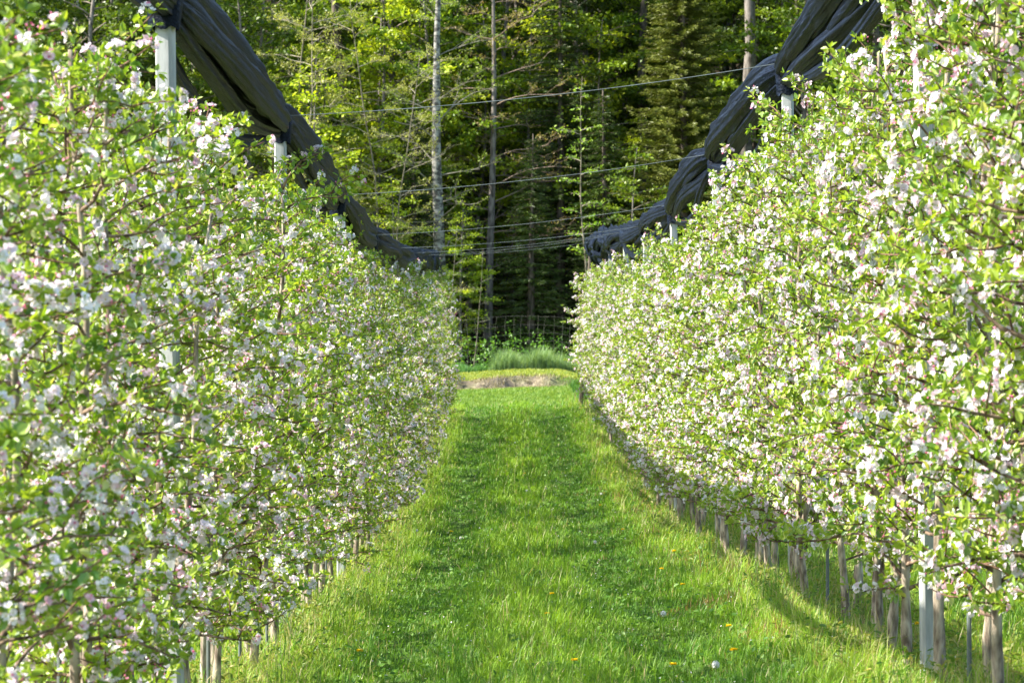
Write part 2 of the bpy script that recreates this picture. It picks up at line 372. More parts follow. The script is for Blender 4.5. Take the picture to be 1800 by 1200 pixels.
# dandelions: pixel position of the head in the photograph -> point on the meadow
def on_ground(px, py, hh=0.0):
    dx = (px - 890) / F; dz = -(py - 600) / F
    for d in np.arange(11, 100, .05):
        if CAMZ + dz * d <= Gf(dx * d, d) + hh: return dx * d, d
    return dx * 90, 90
def build_flowers():
    g = rngs(5)
    def clock_mesh():
        st = MB(); tube(st, [(0, 0, 0), (.006, .002, .5), (0, 0, 1)], .0022, 5, (.2, .3, .08))
        hd = MB(); n = 90; u = nrm(g.normal(0, 1, (n, 3)))
        diamonds(hd, u * .004, u, np.roll(u, 1, 1), .024, .010, (.75, .75, .72))
        u = nrm(g.normal(0, 1, (130, 3)))
        diamonds(hd, u * .023, nrm(np.cross(u, g.normal(0, 1, (130, 3)))), u, .008, .007, (.8, .8, .78))
        return st.mesh('stem', M_grass), hd.mesh('seed_head', M_flower)
    def yel_mesh():
        st = MB(); tube(st, [(0, 0, 0), (.006, .002, .5), (0, 0, 1)], .0022, 5, (.14, .25, .05))
        hd = MB(); n = 60; a = g.uniform(0, 6.3, n); D = np.stack([np.cos(a), np.sin(a), g.uniform(.05, .8, n)], 1)
        leaves(hd, np.zeros((n, 3)), D, np.array([[0, 0, 1.]]) + 0 * D, .019, .006, (.92, .68, .02))
        return st.mesh('stem', M_grass), hd.mesh('flower_head', M_flower)
    cs, ch = clock_mesh(); ys, yh = yel_mesh()
    clocks = [(1258, 1168, 'large round one lowest in the photo', .13, 1.35), (1166, 1078, 'drooping, at lower right of the path', .2, 1.2), (1046, 952, 'near the middle right of the path', .12, 1.2),
              (810, 945, 'on the left side of the path near its middle', .12, 1.1), (926, 862, 'small, on the central grass ridge', .13, 1.1), (960, 858, 'just right of the one on the ridge', .13, 1.0),
              (905, 778, 'farthest small one near the path end', .12, 1.2), (733, 932, 'among the yellow grass beside the left row', .14, 1.0), (1057, 868, 'in the right wheel track far up', .13, 1.0)]
    for px, py, lab, hh, sc in clocks:
        x, y = on_ground(px, py, hh); t = thing('dandelion_clock', 'white dandelion clock, ' + lab, 'dandelion', (x, y, Gf(x, y)), g.uniform(0, 6), 'white dandelion clocks in the grass')
        s = link('stem', cs, t); s.scale = (1, 1, hh); h = link('seed_head', ch, t, (0, 0, hh)); h.scale = (sc * .6,) * 3
    yel = [(1200, 1027, 'brightest of those on the right side'), (1281, 1100, 'highest on its stem at lower right'), (970, 1043, 'on the central grass ridge'), (962, 1078, 'lower on the central ridge'), (632, 1145, 'orange, at the lower left corner of the grass'),
           (1010, 1161, 'close to the bottom edge'), (1183, 1168, 'beside the large seed head'), (1055, 888, 'small, in the right wheel track'), (922, 832, 'small, in the middle distance'), (1163, 1000, 'among reddish weeds at the right'),
           (1290, 1143, 'below the tall one at lower right'), (1185, 968, 'upper one among reddish weeds'), (1615, 1097, 'under the right row beside a trunk'), (794, 934, 'left of centre beside a seed head'), (1095, 930, 'halfway along the right wheel track')]
    for px, py, lab in yel:
        hh = g.uniform(.08, .15); x, y = on_ground(px, py, hh)
        t = thing('dandelion_flower', 'yellow dandelion flower, ' + lab, 'dandelion', (x, y, Gf(x, y)), g.uniform(0, 6), 'yellow dandelion flowers in the grass')
        s = link('stem', ys, t); s.scale = (1, 1, hh); h = link('flower_head', yh, t, (0, 0, hh)); h.scale = (g.uniform(1.0, 1.35),) * 3
build_flowers()

# ---------------------------------------------------------------- apple trees
def apple_variant(seed):
    g = rngs(seed); tr = MB(); H = g.uniform(2.8, 3.05)
    zs = np.concatenate([np.linspace(-.08, .4, 8), np.linspace(.5, H, 18)]); ph = g.uniform(0, 6, 4)
    tx = .03 * np.sin(zs * 1.3 + ph[0]) + .018 * np.sin(zs * 3.7 + ph[1]); ty = .03 * np.sin(zs * 1.1 + ph[2]) + .018 * np.sin(zs * 4.1 + ph[3])
    tx -= tx[0]; ty -= ty[0]
    rad = .024 * (1 - zs / H * .66) + .007 * np.exp(-np.maximum(zs, 0) / .07) + .006 * np.exp(-((zs - .17) / .06) ** 2)
    rad *= 1 + .08 * np.sin(zs * 19 + ph[1])
    tube(tr, np.stack([tx, ty, zs], 1), rad, 9, (1, 1, 1))
    if seed % 3 == 0:   # forked second leader
        z2 = np.linspace(.35, H * .85, 12); tt = (z2 - .35) / (H * .85 - .35)
        tube(tr, np.stack([np.interp(z2, zs, tx) + .02 + .10 * tt ** .6, np.interp(z2, zs, ty) + .22 * tt ** .5, z2], 1), .022 * (1 - .7 * tt), 7, (1, 1, 1))
    spP, spT, spS = [], [], []
    def prof(h): return np.interp(h, [.3, .6, 1.1, 1.8, 2.5, 3.0, 3.4], [.42, .56, .62, .56, .40, .24, .15])
    nl = 46
    for i in range(nl):
        h0 = .34 + (H - .38) * ((i + g.random()) / nl) ** 1.06; az = i * 2.39996 + g.normal(0, .35)
        L = prof(h0) * g.uniform(.6, 1.12) * (1 if h0 > .7 else g.uniform(.6, 1.1)); n = 7
        el = np.linspace(g.uniform(.0, .95), g.uniform(-.6, .55), n) + g.normal(0, .16, n); azs = az + np.cumsum(g.normal(0, .24, n))
        st = L / (n - 1); d = np.stack([np.cos(azs) * np.cos(el), np.sin(azs) * np.cos(el), np.sin(el)], 1)
        p0 = np.array([np.interp(h0, zs, tx), np.interp(h0, zs, ty), h0]); P = p0 + np.concatenate([[[0, 0, 0]], np.cumsum(d[:-1] * st, 0)])
        r0 = g.uniform(.0055, .0105) * (1.15 if h0 < 1.5 else .9)
        tube(tr, P, np.linspace(r0, .0032, n), 5, (.62, .52, .48))
        lines = [(P, .10)]
        for k in range(g.integers(2, 5)):
            t = g.uniform(.3, .95); j = t * (n - 1); a = P[int(j)] + (P[min(int(j) + 1, n - 1)] - P[int(j)]) * (j % 1)
            az2 = azs[int(j)] + g.choice([-1, 1]) * g.uniform(.5, 1.4); l2 = g.uniform(.10, .28); m = 5
            e2 = np.linspace(g.uniform(-.3, 1.1), g.uniform(-.2, .9), m); dd = np.stack([np.cos(az2) * np.cos(e2), np.sin(az2) * np.cos(e2), np.sin(e2)], 1)
            Q = a + np.concatenate([[[0, 0, 0]], np.cumsum(dd[:-1] * l2 / (m - 1), 0)])
            tube(tr, Q, np.linspace(.0045, .002, m), 4, (.6, .42, .38)); lines.append((Q, 0))
        for Q, t0 in lines:
            sg = np.linalg.norm(np.diff(Q, axis=0), axis=1).sum(); c = max(2, int(sg * (1 - t0) / .045))
            t = np.append(t0 + (1 - t0) * (np.arange(c) + g.random(c) * .7) / c, 1.0) * (len(Q) - 1)
            for tj in t:
                j = min(int(tj), len(Q) - 2); a = Q[j] + (Q[j + 1] - Q[j]) * (tj - j)
                spP.append(a); spT.append(nrm(Q[j + 1] - Q[j])); spS.append(h0)
    for k in range(g.integers(3, 6)):      # upright shoots of the year
        zb = H - g.uniform(.0, .6); a = np.array([np.interp(zb, zs, tx), np.interp(zb, zs, ty), zb]) + np.append(g.normal(0, .05, 2), 0) * (k > 0)
        ln = g.uniform(.12, .34); dr = nrm(np.array([g.normal(0, .22), g.normal(0, .22), 1])); Q = a + np.linspace(0, 1, 6)[:, None] * dr * ln + g.normal(0, .006, (6, 3))
        tube(tr, Q, np.linspace(.005, .002, 6), 4, (.6, .45, .4))
        for q in Q[1:]: spP.append(q); spT.append(dr); spS.append(9)
    P = np.array(spP); T = np.array(spT); Sx = np.array(spS); n = len(P)
    out = nrm(np.stack([P[:, 0], P[:, 1], 0 * P[:, 0] + .22], 1) + g.normal(0, .45, (n, 3)) + .35 * T)
    P = P + out * g.uniform(.005, .03, n)[:, None]
    # leaves in rosettes
    cr = MB(); nlv = g.integers(3, 7, n); ix = np.repeat(np.arange(n), nlv); m = len(ix)
    D = nrm(out[ix] * .55 + g.normal(0, .75, (m, 3)) + np.array([0, 0, .18])); N = nrm(g.normal(0, .6, (m, 3)) + np.array([0, 0, .9]) + out[ix] * .3)
    L = g.uniform(.024, .050, m) * np.where(Sx[ix] > 5, .8, 1)
    tone = np.clip(.5 + .22 * fbm(P[ix, 0] * 1.5 + P[ix, 2], P[ix, 1] + P[ix, 2] * 1.2, seed, 1.2) + g.normal(0, .25, m), 0, 1)
    c = lerp((.095, .22, .010), (.40, .51, .040), tone); pale = g.random(m) < .06; c[pale] = lerp((.46, .54, .24), (.50, .50, .10), g.random(pale.sum()))
    leaves(cr, P[ix] + D * .008, D, N, L, L * g.uniform(.45, .68, m), c)
    # blossoms
    bl = MB(); dens = .25 + g.uniform(-.07, .07) + .32 * fbm(P[:, 0] + 2 * P[:, 2], P[:, 1] * 2 + P[:, 2], seed + 50, 1.3) ; dens = np.where(Sx > 5, .25, dens) * (1 - .45 * sst(2.2, 2.8, P[:, 2]))
    has = np.nonzero(g.random(n) < dens)[0]
    nf = g.integers(5, 9, len(has)); ix = np.repeat(has, nf); m = len(ix)
    young = g.random(len(has)) ; yf = np.repeat(young, nf)
    off = nrm(g.normal(0, 1, (m, 3)) + out[ix] * .9)
    cen = P[ix] + out[ix] * .016 + off * g.uniform(.012, .031, m)[:, None]; axis = nrm(off + out[ix] * .6 + g.normal(0, .2, (m, 3)))
    isb = g.random(m) < np.where(yf > .8, .75, .18)
    fl = ~isb; fc, fa = cen[fl], axis[fl]; k = len(fc)
    u = nrm(np.cross(fa, g.normal(0, 1, (k, 3)))); v = np.cross(fa, u); size = g.uniform(.0138, .0215, k); pink = np.clip(.2 + .8 * (np.repeat(young, nf)[fl] - .45) + g.normal(0, .16, k), 0, 1)
    for q in range(5):
        an = q * 2 * math.pi / 5 + g.normal(0, .12, k); cup = g.uniform(.1, .75, k)[:, None]
        D = (np.cos(an)[:, None] * u + np.sin(an)[:, None] * v) + fa * cup
        add_template(bl, PETAL, PETAL_F, fc, D, fa, size * g.uniform(.9, 1.15, k), size * 1.05, lerp((.84, .82, .84), (.80, .50, .63), pink))
    diamonds(bl, fc - u * .003 + fa * .003, u, fa, .006, .006, (.55, .52, .12))
    bc, ba = cen[isb], axis[isb]; k = len(bc)
    add_template(bl, BUD, BUD_F, bc, ba, np.roll(ba, 1, 1), g.uniform(.010, .018, k), g.uniform(.009, .015, k), lerp((.62, .13, .26), (.82, .48, .60), g.random(k)))
    return tr.mesh('trunk', M_bark, True), cr.mesh('crown', M_leaf), bl.mesh('blossom', M_petal)

APPLE = [apple_variant(100 + i) for i in range(8)]
POSTS = [15.3 + 7.85 * k for k in range(8)]     # distance of each post along a row
ORD = ['first', 'second', 'third', 'fourth', 'fifth', 'sixth', 'seventh', 'eighth', 'ninth', 'tenth', 'eleventh', 'twelfth']
def build_rows():
    g = rngs(77); last = -1
    def put(x, y, label, group):
        nonlocal last
        k = int(g.integers(0, len(APPLE)))
        if k == last: k = (k + 3) % len(APPLE)
        last = k; tr, cr, bl = APPLE[k]
        t = thing('apple_tree', label, 'apple tree', (x, y, Gf(x, y)), g.uniform(0, 6.283), group)
        s = g.uniform(.95, 1.05) * (.96 + .07 * min(1, y / 45)); hs = float(np.interp(y, [9, 17, 22, 40], [.98, .98, 1.05, 1.07])) if x < 0 else float(np.interp(y, [14, 30, 50], [1.14, 1.04, 1.0])) * (1.06 if 12.5 < y < 15.2 else 1)
        t.scale = (s * g.uniform(.9, 1.12), s * g.uniform(.95, 1.1), s * hs * g.uniform(.97, 1.05))
        t.rotation_euler = (g.normal(0, .022), g.normal(0, .022), t.rotation_euler[2])
        link('trunk', tr, t); link('crown', cr, t); link('blossom', bl, t)
    for side, X, y0 in (('left', XL, 8.6), ('right', XR, 9.7)):
        ys = np.arange(y0, 71.5, .86); cnt = {}
        for y in ys:
            pk = max([i for i, p in enumerate(POSTS) if p < y], default=-1)
            near = min(POSTS, key=lambda p: abs(y - p))
            if abs(y - near) < .40: y = near + .45
            cnt[pk] = cnt.get(pk, 0) + 1; o = ORD[cnt[pk] - 1]
            if pk < 0: lab = f'blossoming apple tree in the {side} row, {o} from the photo edge before any post'
            else: lab = f'blossoming apple tree in the {side} row, {o} one beyond its {ORD[pk]} concrete post'
            put(X + g.normal(0, .06), y + g.normal(0, .06), lab, f'blossoming apple trees of the {side} row')
    for side, X, y0 in (('left', XL - 3.75, 31), ('right', XR + 3.75, 32)):
        for y in np.arange(y0, 71, .88):
            put(X + g.normal(0, .035), y + g.normal(0, .05), f'apple tree of the next row, glimpsed through gaps in the {side} row', f'apple trees of the next row behind the {side} row')
build_rows()

# ---------------------------------------------------------------- posts, stakes, wires, nets
PH = 3.76
def topoff(X, y): return float(np.interp(y, POSTS, [-.16, -.03, .0, .0, .0, -.02, -.03, -.03])) if X < 0 else 0.0
def ztop(X, y): return Gf(X, y) + PH + .06 + topoff(X, y)
def build_posts():
    g = rngs(9)
    mb = MB(); box(mb, -.042, .042, -.042, .042, -.5, PH, (.5, .5, .5), .012); pm = mb.mesh('post', M_conc)
    for side, X in (('left', XL), ('right', XR)):
        for k, y in enumerate(POSTS):
            tl = -.011 + g.normal(0, .003); t = link('concrete_post', pm, None, (X - tl * PH - (.05 if side == 'right' and k == 0 else 0), y, Gf(X, y) + topoff(X, y)))
            t.rotation_euler = (g.normal(0, .006), tl, g.normal(0, .15))
            tag(t, f'pale square concrete post, {ORD[k]} from the camera in the {side} row, under the dark net', 'post', f'concrete posts of the {side} row')
    mb = MB(); tube(mb, [(0, 0, -.15), (0, 0, 2.3)], .011, 8, (1, 1, 1)); sm = mb.mesh('stake', M_stake)
    for side, X, ys in (('left', XL, [10.45, 11.6, 13.3, 14.4, 17.1, 19.3, 21.2, 24.0, 26.1, 28.6, 30.4, 33.5]), ('right', XR, [12.4, 14.1, 16.9, 20.4, 24.4, 29.5])):
        for k, y in enumerate(ys):
            x = X + g.uniform(-.08, .08); t = link('tree_stake', sm, None, (x, y, Gf(x, y)))
            tag(t, f'thin grey green metal stake beside an apple trunk, {ORD[k]} stake from camera in {side} row', 'stake', f'thin stakes in the {side} row')
    for side, X in (('left', XL), ('right', XR)):
        for hh, nm in ((.62, 'lowest'), (1.5, 'middle'), (2.6, 'upper')):
            mb = MB(); pts = []
            yy = [8.0] + POSTS
            for a, b in zip(yy[:-1], yy[1:]):
                for t in np.linspace(0, 1, 9)[:-1]:
                    y = a + (b - a) * t; pts.append((X + .05, y, (Gf(X, a) * (1 - t) + Gf(X, b) * t) + hh - .03 * 4 * t * (1 - t)))
            pts.append((X + .05, yy[-1], Gf(X, yy[-1]) + hh)); tube(mb, pts, .0028, 5, (1, 1, 1))
            tag(link('trellis_wire', mb.mesh('trellis_wire', M_wire)), f'thin {nm} trellis wire running along the {side} row of apple trees', 'wire', f'trellis wires of the {side} row')
build_posts()

def build_nets():
    K = 60
    for side, X, sgn, ys_end in (('left', XL, 1, 71.8), ('right', XR, -1, 74.5)):
        g = rngs(31 if side == 'left' else 32)
        root = thing('rolled_net', f'dark grey hail net gathered into a roll along the posts of the {side} row', 'hail net', (X, POSTS[0], ztop(X, POSTS[0])), 0, 'rolled up hail nets')
        knots = [POSTS[0] - 7.85] + POSTS + [ys_end]
        O = np.array([X, POSTS[0], ztop(X, POSTS[0])])
        side_w, side_h = (.245, .36) if side == 'left' else (.26, .37)
        kn = np.array(knots); gk = rngs(41 if side == 'left' else 42); blg = gk.uniform(.85, 1.1, len(kn)); skw = gk.uniform(1.0, 1.5, len(kn)); blg[0] = .45; dxs = gk.uniform(-.03, .05, len(kn))
        def spine():
            out = []
            for q, (a, b) in enumerate(zip(knots[:-1], knots[1:])):
                nn = 46 if b - a > 4 else 22; last = (b == knots[-1])
                for t in np.linspace(0, 1, nn, endpoint=last):
                    y = a + (b - a) * t; pn = max(math.sin(math.pi * t ** (1 / skw[q])), 0) ** .6 * blg[q]
                    if last and t > .5: pn = max(pn, .6)
                    a2 = max(a, 8); zt = (ztop(X, a2) + .2 * (a < 8)) * (1 - t) + ztop(X, b) * t
                    out.append((y, pn, zt, dxs[q], t))
            return out
        SPN = spine()
        def strand(name, k0, ang, off, rad, seed, dz, dx, thin=.6, twist=1.0, sagx=.0):
            """one bundle of cloth: a lobed tube whose sharp creases run along the row and slowly twist"""
            gg = rngs(seed); mb = MB(); th = np.arange(K) * 2 * math.pi / K; V = []; p = gg.uniform(0, 6.28, 12)
            for (y, pn, zt, dxx, t) in SPN:
                far = float(sst(50, 72, y)); big = 1 + (.55 if side == 'right' else .2) * far
                bulk = thin + (1 - thin) * pn
                a = ang + twist * (.5 * math.sin(y * .55 + p[0]) + .2 * math.sin(y * .9 + p[1]) + 1.5 * far * math.sin(y * 2.1 + p[2]))
                oc = off * bulk * big * (1 + .15 * math.sin(y * .9 + p[3]))
                cx = X + sgn * (dx + dxx) * pn + math.cos(a) * oc * side_w; cz = zt + .02 + dz * (.45 + .55 * pn) * big + math.sin(a) * oc * side_h - (.05 + sagx) * math.sin(math.pi * t)
                tw = .35 * math.sin(y * .6 + p[4]) + .3 * math.sin(y * .33 + p[5]) + .07 * y
                fold = -.30 * np.abs(np.sin(1.5 * th + tw + .3 * math.sin(y * 1.9 + p[6]))) ** .7 + .10 * np.sin(4 * th - tw * 1.4 + p[7]) - .13 * np.abs(np.sin(3.5 * th + p[8] + 1.2 * tw)) + .05 * np.sin(11 * th + p[9] + 2 * tw) + .035 * np.sin(17 * th - p[3] + 3 * tw)
                fold = fold + (.05 + .25 * far) * np.sin(2 * th + y * 2.7 + p[10]) * math.sin(y * 1.7 + p[11]) + (.03 + .12 * far) * np.sin(3 * th - y * 5.1)
                rr = rad * bulk * big * (1.12 + fold) * (1 + .06 * math.sin(y * 1.7 + p[5]))
                V.append(np.stack([cx + np.cos(th) * rr * side_w, np.full(K, y) + .03 * far * np.sin(3 * th + y), cz + np.sin(th) * rr * side_h], 1))
            V = np.array(V); n = len(V); i = np.arange(n - 1)[:, None] * K; j = np.arange(K)[None]
            q = np.stack([i + j, i + (j + 1) % K, i + K + (j + 1) % K, i + K + j], -1).reshape(-1, 4)
            mb.add(V.reshape(-1, 3) - O, [q, np.arange(K), np.arange(K)[::-1] + (n - 1) * K], (1, 1, 1))
            link(name, mb.mesh(name, M_net, True), root)
        cdx, cdz = (.05, -.06) if side == 'left' else (.09, -.02); sd0 = 60 if side == 'left' else 80
        strand('main_roll', 0, 1.7, .12, .40, sd0 + 1, cdz, cdx)
        strand('net_fold', 1, 3.0, .27, .27, sd0 + 2, cdz - .03, cdx)
        strand('net_fold', 2, -.5, .27, .28, sd0 + 3, cdz - .04, cdx)
        strand('net_fold', 3, -1.6, .30, .24, sd0 + 4, cdz - .06, cdx - .03)
        strand('loose_swag', 4, -1.9, .42, .17, sd0 + 5, cdz - .12, cdx - .10, thin=.35, sagx=.07)
        # net wrapped and tied down round each post head
        for y in POSTS:
            mb = MB(); zb = ztop(X, y); k = 18; th = np.arange(k) * 2 * math.pi / k; V = []
            for zz, rr in ((.08, .035), (.0, .075), (-.05, .088), (-.12, .078), (-.2, .074)):
                f = 1 + .1 * np.sin(7 * th + zz * 9); V.append(np.stack([X + np.cos(th) * rr * f, y + np.sin(th) * rr * f, np.full(k, zb + zz) + (.012 * np.sin(5 * th) if zz < -.15 else 0)], 1))
            V = np.array(V).reshape(-1, 3); i = np.arange(4)[:, None] * k; j = np.arange(k)[None]
            mb.add(V - O, [np.stack([i + j, i + (j + 1) % k, i + k + (j + 1) % k, i + k + j], -1).reshape(-1, 4), np.arange(k)], (1, 1, 1))
            link('post_wrap', mb.mesh('post_wrap', M_net, True), root)
        # loose flap at the far end
        mb = MB(); nx, nz = 12, 8; V = []
        for a in range(nx):
            for b in range(nz):
                u, v = a / (nx - 1), b / (nz - 1)
                V.append((X + sgn * (.04 + .10 * math.sin(u * 9) * (1 - v * .4)), ys_end - 3 + 3.2 * u, ztop(X, min(ys_end, 72)) - .1 - v * (.35 + .25 * math.sin(u * 5)) + .06 * math.sin(u * 14)))
        i = (np.arange(nx - 1)[:, None] * nz + np.arange(nz - 1)[None]); mb.add(np.array(V) - O, [np.stack([i, i + 1, i + nz + 1, i + nz], -1).reshape(-1, 4)], (1, 1, 1))
        fl = link('loose_flap', mb.mesh('loose_flap', M_net, True), root); md = fl.modifiers.new('thick', 'SOLIDIFY'); md.thickness = .006
build_nets()

def build_cables():
    lab = ['highest cable crossing over the path between the two nets', 'second highest thin cable crossing over the path', 'third thin cable from the top crossing over the path', 'fourth cable from the top crossing over the path',
           'fifth cable from the top over the path end', 'sixth cable from the top over the path end', 'lowest cable crossing over the path end']
    for k, y in enumerate(POSTS[1:]):
        a = np.array([XL, y, ztop(XL, y) + .0]); b = np.array([XR, y + .05, ztop(XR, y) + .05]); t = np.linspace(0, 1, 17)[:, None]
        P = a + (b - a) * t; P[:, 2] -= .10 * 4 * (t * (1 - t))[:, 0] * .6
        mb = MB(); tube(mb, P, .0029, 6, (1, 1, 1))
        tag(link('overhead_cable', mb.mesh('overhead_cable', M_wire)), 'steel grey ' + lab[k], 'cable', 'steel cables over the path')
    for side, X, dx in (('left', XL, -.1), ('right', XR, .15)):
        y = POSTS[-1]; mb = MB(); tube(mb, [(X, y, ztop(X, y) - .08), (X + dx, y + 4.2, Gf(X + dx, y + 4.2) - .05)], .0055, 6, (1, 1, 1))
        tag(link('anchor_cable', mb.mesh('anchor_cable', M_wire)), f'slanting anchor cable at the far end of the {side} row', 'cable', 'anchor cables at the row ends')
        mb = MB(); tube(mb, [(X + (.25 if side == 'left' else -.35), y + 3, Gf(X, y + 3) - .2), (X + (.12 if side == 'left' else -.12), y + 1.6, ztop(X, y) - .02)], .055, 8, (1, 1, 1))
        tag(link('end_post', mb.mesh('end_post', M_brownbark)), f'dark leaning wooden end post at the far end of the {side} row', 'post', 'wooden end posts')
build_cables()

# ---------------------------------------------------------------- wire fence
def build_fence():
    g = rngs(12); Y = 101.0
    root = thing('wire_fence', 'rusty wire mesh fence between the tall grass and the dark wood', 'fence', (0, Y, Gf(0, Y)))
    O = np.array([0, Y, Gf(0, Y)]); mb = MB()
    def dy(x): return .06 * math.sin(x * .9) + .04 * math.sin(x * 2.3)
    for hh in (.1, .22, .36, .52, .7, .9, 1.15, 1.42, 1.72):
        P = [(x, Y + dy(x), Gf(x, Y) + hh + .025 * math.sin(x * 1.7 + hh * 5)) for x in np.arange(-12, 12.1, .4)]; tube(mb, np.array(P) - O, .0024, 4, (1, 1, 1))
    for x in np.arange(-12, 12, .25):
        bend = g.normal(0, .05); P = [(x + bend * math.sin(t * 2.8) + (.03 * math.sin(t * 6 + x)), Y + dy(x), Gf(x, Y) + 1.74 * t) for t in np.linspace(0, 1, 8)]; tube(mb, np.array(P) - O, .0024, 4, (1, 1, 1))
    link('wire_mesh', mb.mesh('wire_mesh', M_fence), root)
    for x in (-11, -7.3, -3.6, 3.4, 7.2, 11):
        mb = MB(); tube(mb, np.array([(x, Y + .06, Gf(x, Y) - .3), (x + .03, Y + .06, Gf(x, Y) + 1.85)]) - O, .05, 8, (1, 1, 1)); link('fence_post', mb.mesh('fence_post', M_brownbark), root)
build_fence()

# ---------------------------------------------------------------- forest
def limb(g, p0, az, el0, el1, L, n, wob=.1):
    el = np.linspace(el0, el1, n) + g.normal(0, wob * .5, n); a = az + np.cumsum(g.normal(0, wob, n))
    d = np.stack([np.cos(a) * np.cos(el), np.sin(a) * np.cos(el), np.sin(el)], 1)
    return p0 + np.concatenate([[[0, 0, 0]], np.cumsum(d[:-1] * L / (n - 1), 0)])
def at(P, t):
    j = t * (len(P) - 1); i = min(int(j), len(P) - 2); return P[i] + (P[i + 1] - P[i]) * (j - i)
def trunk_path(g, H, bend=.25, n=16):
    z = np.linspace(-.4, H, n); p = g.uniform(0, 6, 4)
    x = bend * np.sin(z * .35 + p[0]) + .1 * bend * np.sin(z * 1.7 + p[1]); y = bend * np.sin(z * .3 + p[2])
    return np.stack([x - x[0], y - y[0], z], 1)

def leafy_tree(seed, H, spread, z0, nl, c0, c1, r0, bark, twigcol=(.2, .17, .13), lsz=.15, per=26, layer=.35, up=.35):
    g = rngs(seed); tr = MB(); cr = MB(); TP = trunk_path(g, H)
    tube(tr, TP, np.linspace(r0, r0 * .15, len(TP)), 9, (1, 1, 1))
    P, D = [], []
    for i in range(nl):
        f = (i + g.random()) / nl; h = z0 + (H - z0) * f; az = i * 2.4 + g.normal(0, .4)
        L = spread * (math.sin(math.pi * (.18 + .80 * f)) ** .8) * g.uniform(.55, 1.15)
        Q = limb(g, at(TP, (h + .4) / (H + .4)), az, up + g.uniform(-.2, .4), g.uniform(-.35, .2), L, 8)
        tube(tr, Q, np.linspace(r0 * .22 * (1 - f * .6) + .008, .006, 8), 5, twigcol, 1)
        for k in range(7):
            t = g.uniform(.25, 1); b = at(Q, t); az2 = az + g.choice([-1, 1]) * g.uniform(.3, 1.3); l2 = L * g.uniform(.18, .42)
            q = limb(g, b, az2, g.uniform(-.1, .5), g.uniform(-.3, .2), l2, 5, .2); tube(tr, q, np.linspace(.008, .003, 5), 3, twigcol, 1, False)
            m = int(per * l2 / .6 * g.uniform(.5, 1.4)); tt = g.uniform(.1, 1.05, m)[:, None]
            pp = q[0] + (q[-1] - q[0]) * tt + g.normal(0, 1, (m, 3)) * np.array([.17, .17, .17 * layer]) * (spread / 2.5) ** .5
            P.append(pp); D.append(np.tile(nrm(q[-1] - q[0]), (m, 1)))
    P = np.concatenate(P); D = np.concatenate(D); n = len(P)
    D = nrm(D + g.normal(0, .7, (n, 3))); N = g.normal(0, .5, (n, 3)); N[:, 2] += .9
    sz = lsz * g.uniform(.6, 1.25, n); tone = np.clip(.5 + .3 * fbm(P[:, 0], P[:, 1] + P[:, 2], seed, .35) + g.normal(0, .25, n), 0, 1)
    diamonds(cr, P, D, nrm(N), sz, sz * .7, lerp(c0, c1, tone))
    return [('trunk', tr.mesh('trunk', [bark, M_twig], True)), ('crown', cr.mesh('crown', M_beech))]

def spruce(seed, H, R0, z0, c0, c1, r0=.2, ntier=46, nb=9, droop=.35, dens=1.0):
    g = rngs(seed); tr = MB(); cr = MB(); TP = trunk_path(g, H, .05); tube(tr, TP, np.linspace(r0, .02, len(TP)), 9, (1, 1, 1))
    P, D, Sz = [], [], []
    for i in range(ntier):
        f = i / ntier; h = z0 + (H - z0) * f
        for k in range(nb):
            az = k * 2 * math.pi / nb + i * 1.1 + g.normal(0, .25); L = (R0 * (1 - f) ** .8 + .15) * g.uniform(.7, 1.12)
            Q = limb(g, np.array([*at(TP, (h + .4) / (H + .4))]) + np.array([0, 0, g.normal(0, .1)]), az, .15 - droop * .4, -droop * g.uniform(.4, 1.1), L, 7, .06)
            Q[-2:, 2] += np.array([.02, .08]) * L
            tube(tr, Q, np.linspace(.018, .005, 7), 3, (.1, .075, .05), 1, False)
            m = int(34 * L * dens) + 6; t = g.uniform(.12, 1, m); b = np.array([at(Q, x) for x in t]); sd = g.choice([-1, 1], m)
            a2 = az + sd * g.uniform(.4, 1.1, m); d = np.stack([np.cos(a2), np.sin(a2), g.uniform(-.5, .25, m)], 1)
            P.append(b + g.normal(0, .03, (m, 3))); D.append(d); Sz.append(g.uniform(.16, .34, m) * (.5 + .6 * (1 - t)) * min(1, .5 + L / 2))
    P = np.concatenate(P); D = np.concatenate(D); Sz = np.concatenate(Sz); n = len(P); N = g.normal(0, .5, (n, 3)); N[:, 2] += .8
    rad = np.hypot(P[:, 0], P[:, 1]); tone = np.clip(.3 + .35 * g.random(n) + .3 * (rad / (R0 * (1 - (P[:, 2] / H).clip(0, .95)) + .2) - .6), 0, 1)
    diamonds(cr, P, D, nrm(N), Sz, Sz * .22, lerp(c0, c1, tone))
    return [('trunk', tr.mesh('trunk', [M_brownbark, M_twig], True)), ('crown', cr.mesh('crown', M_needle))]

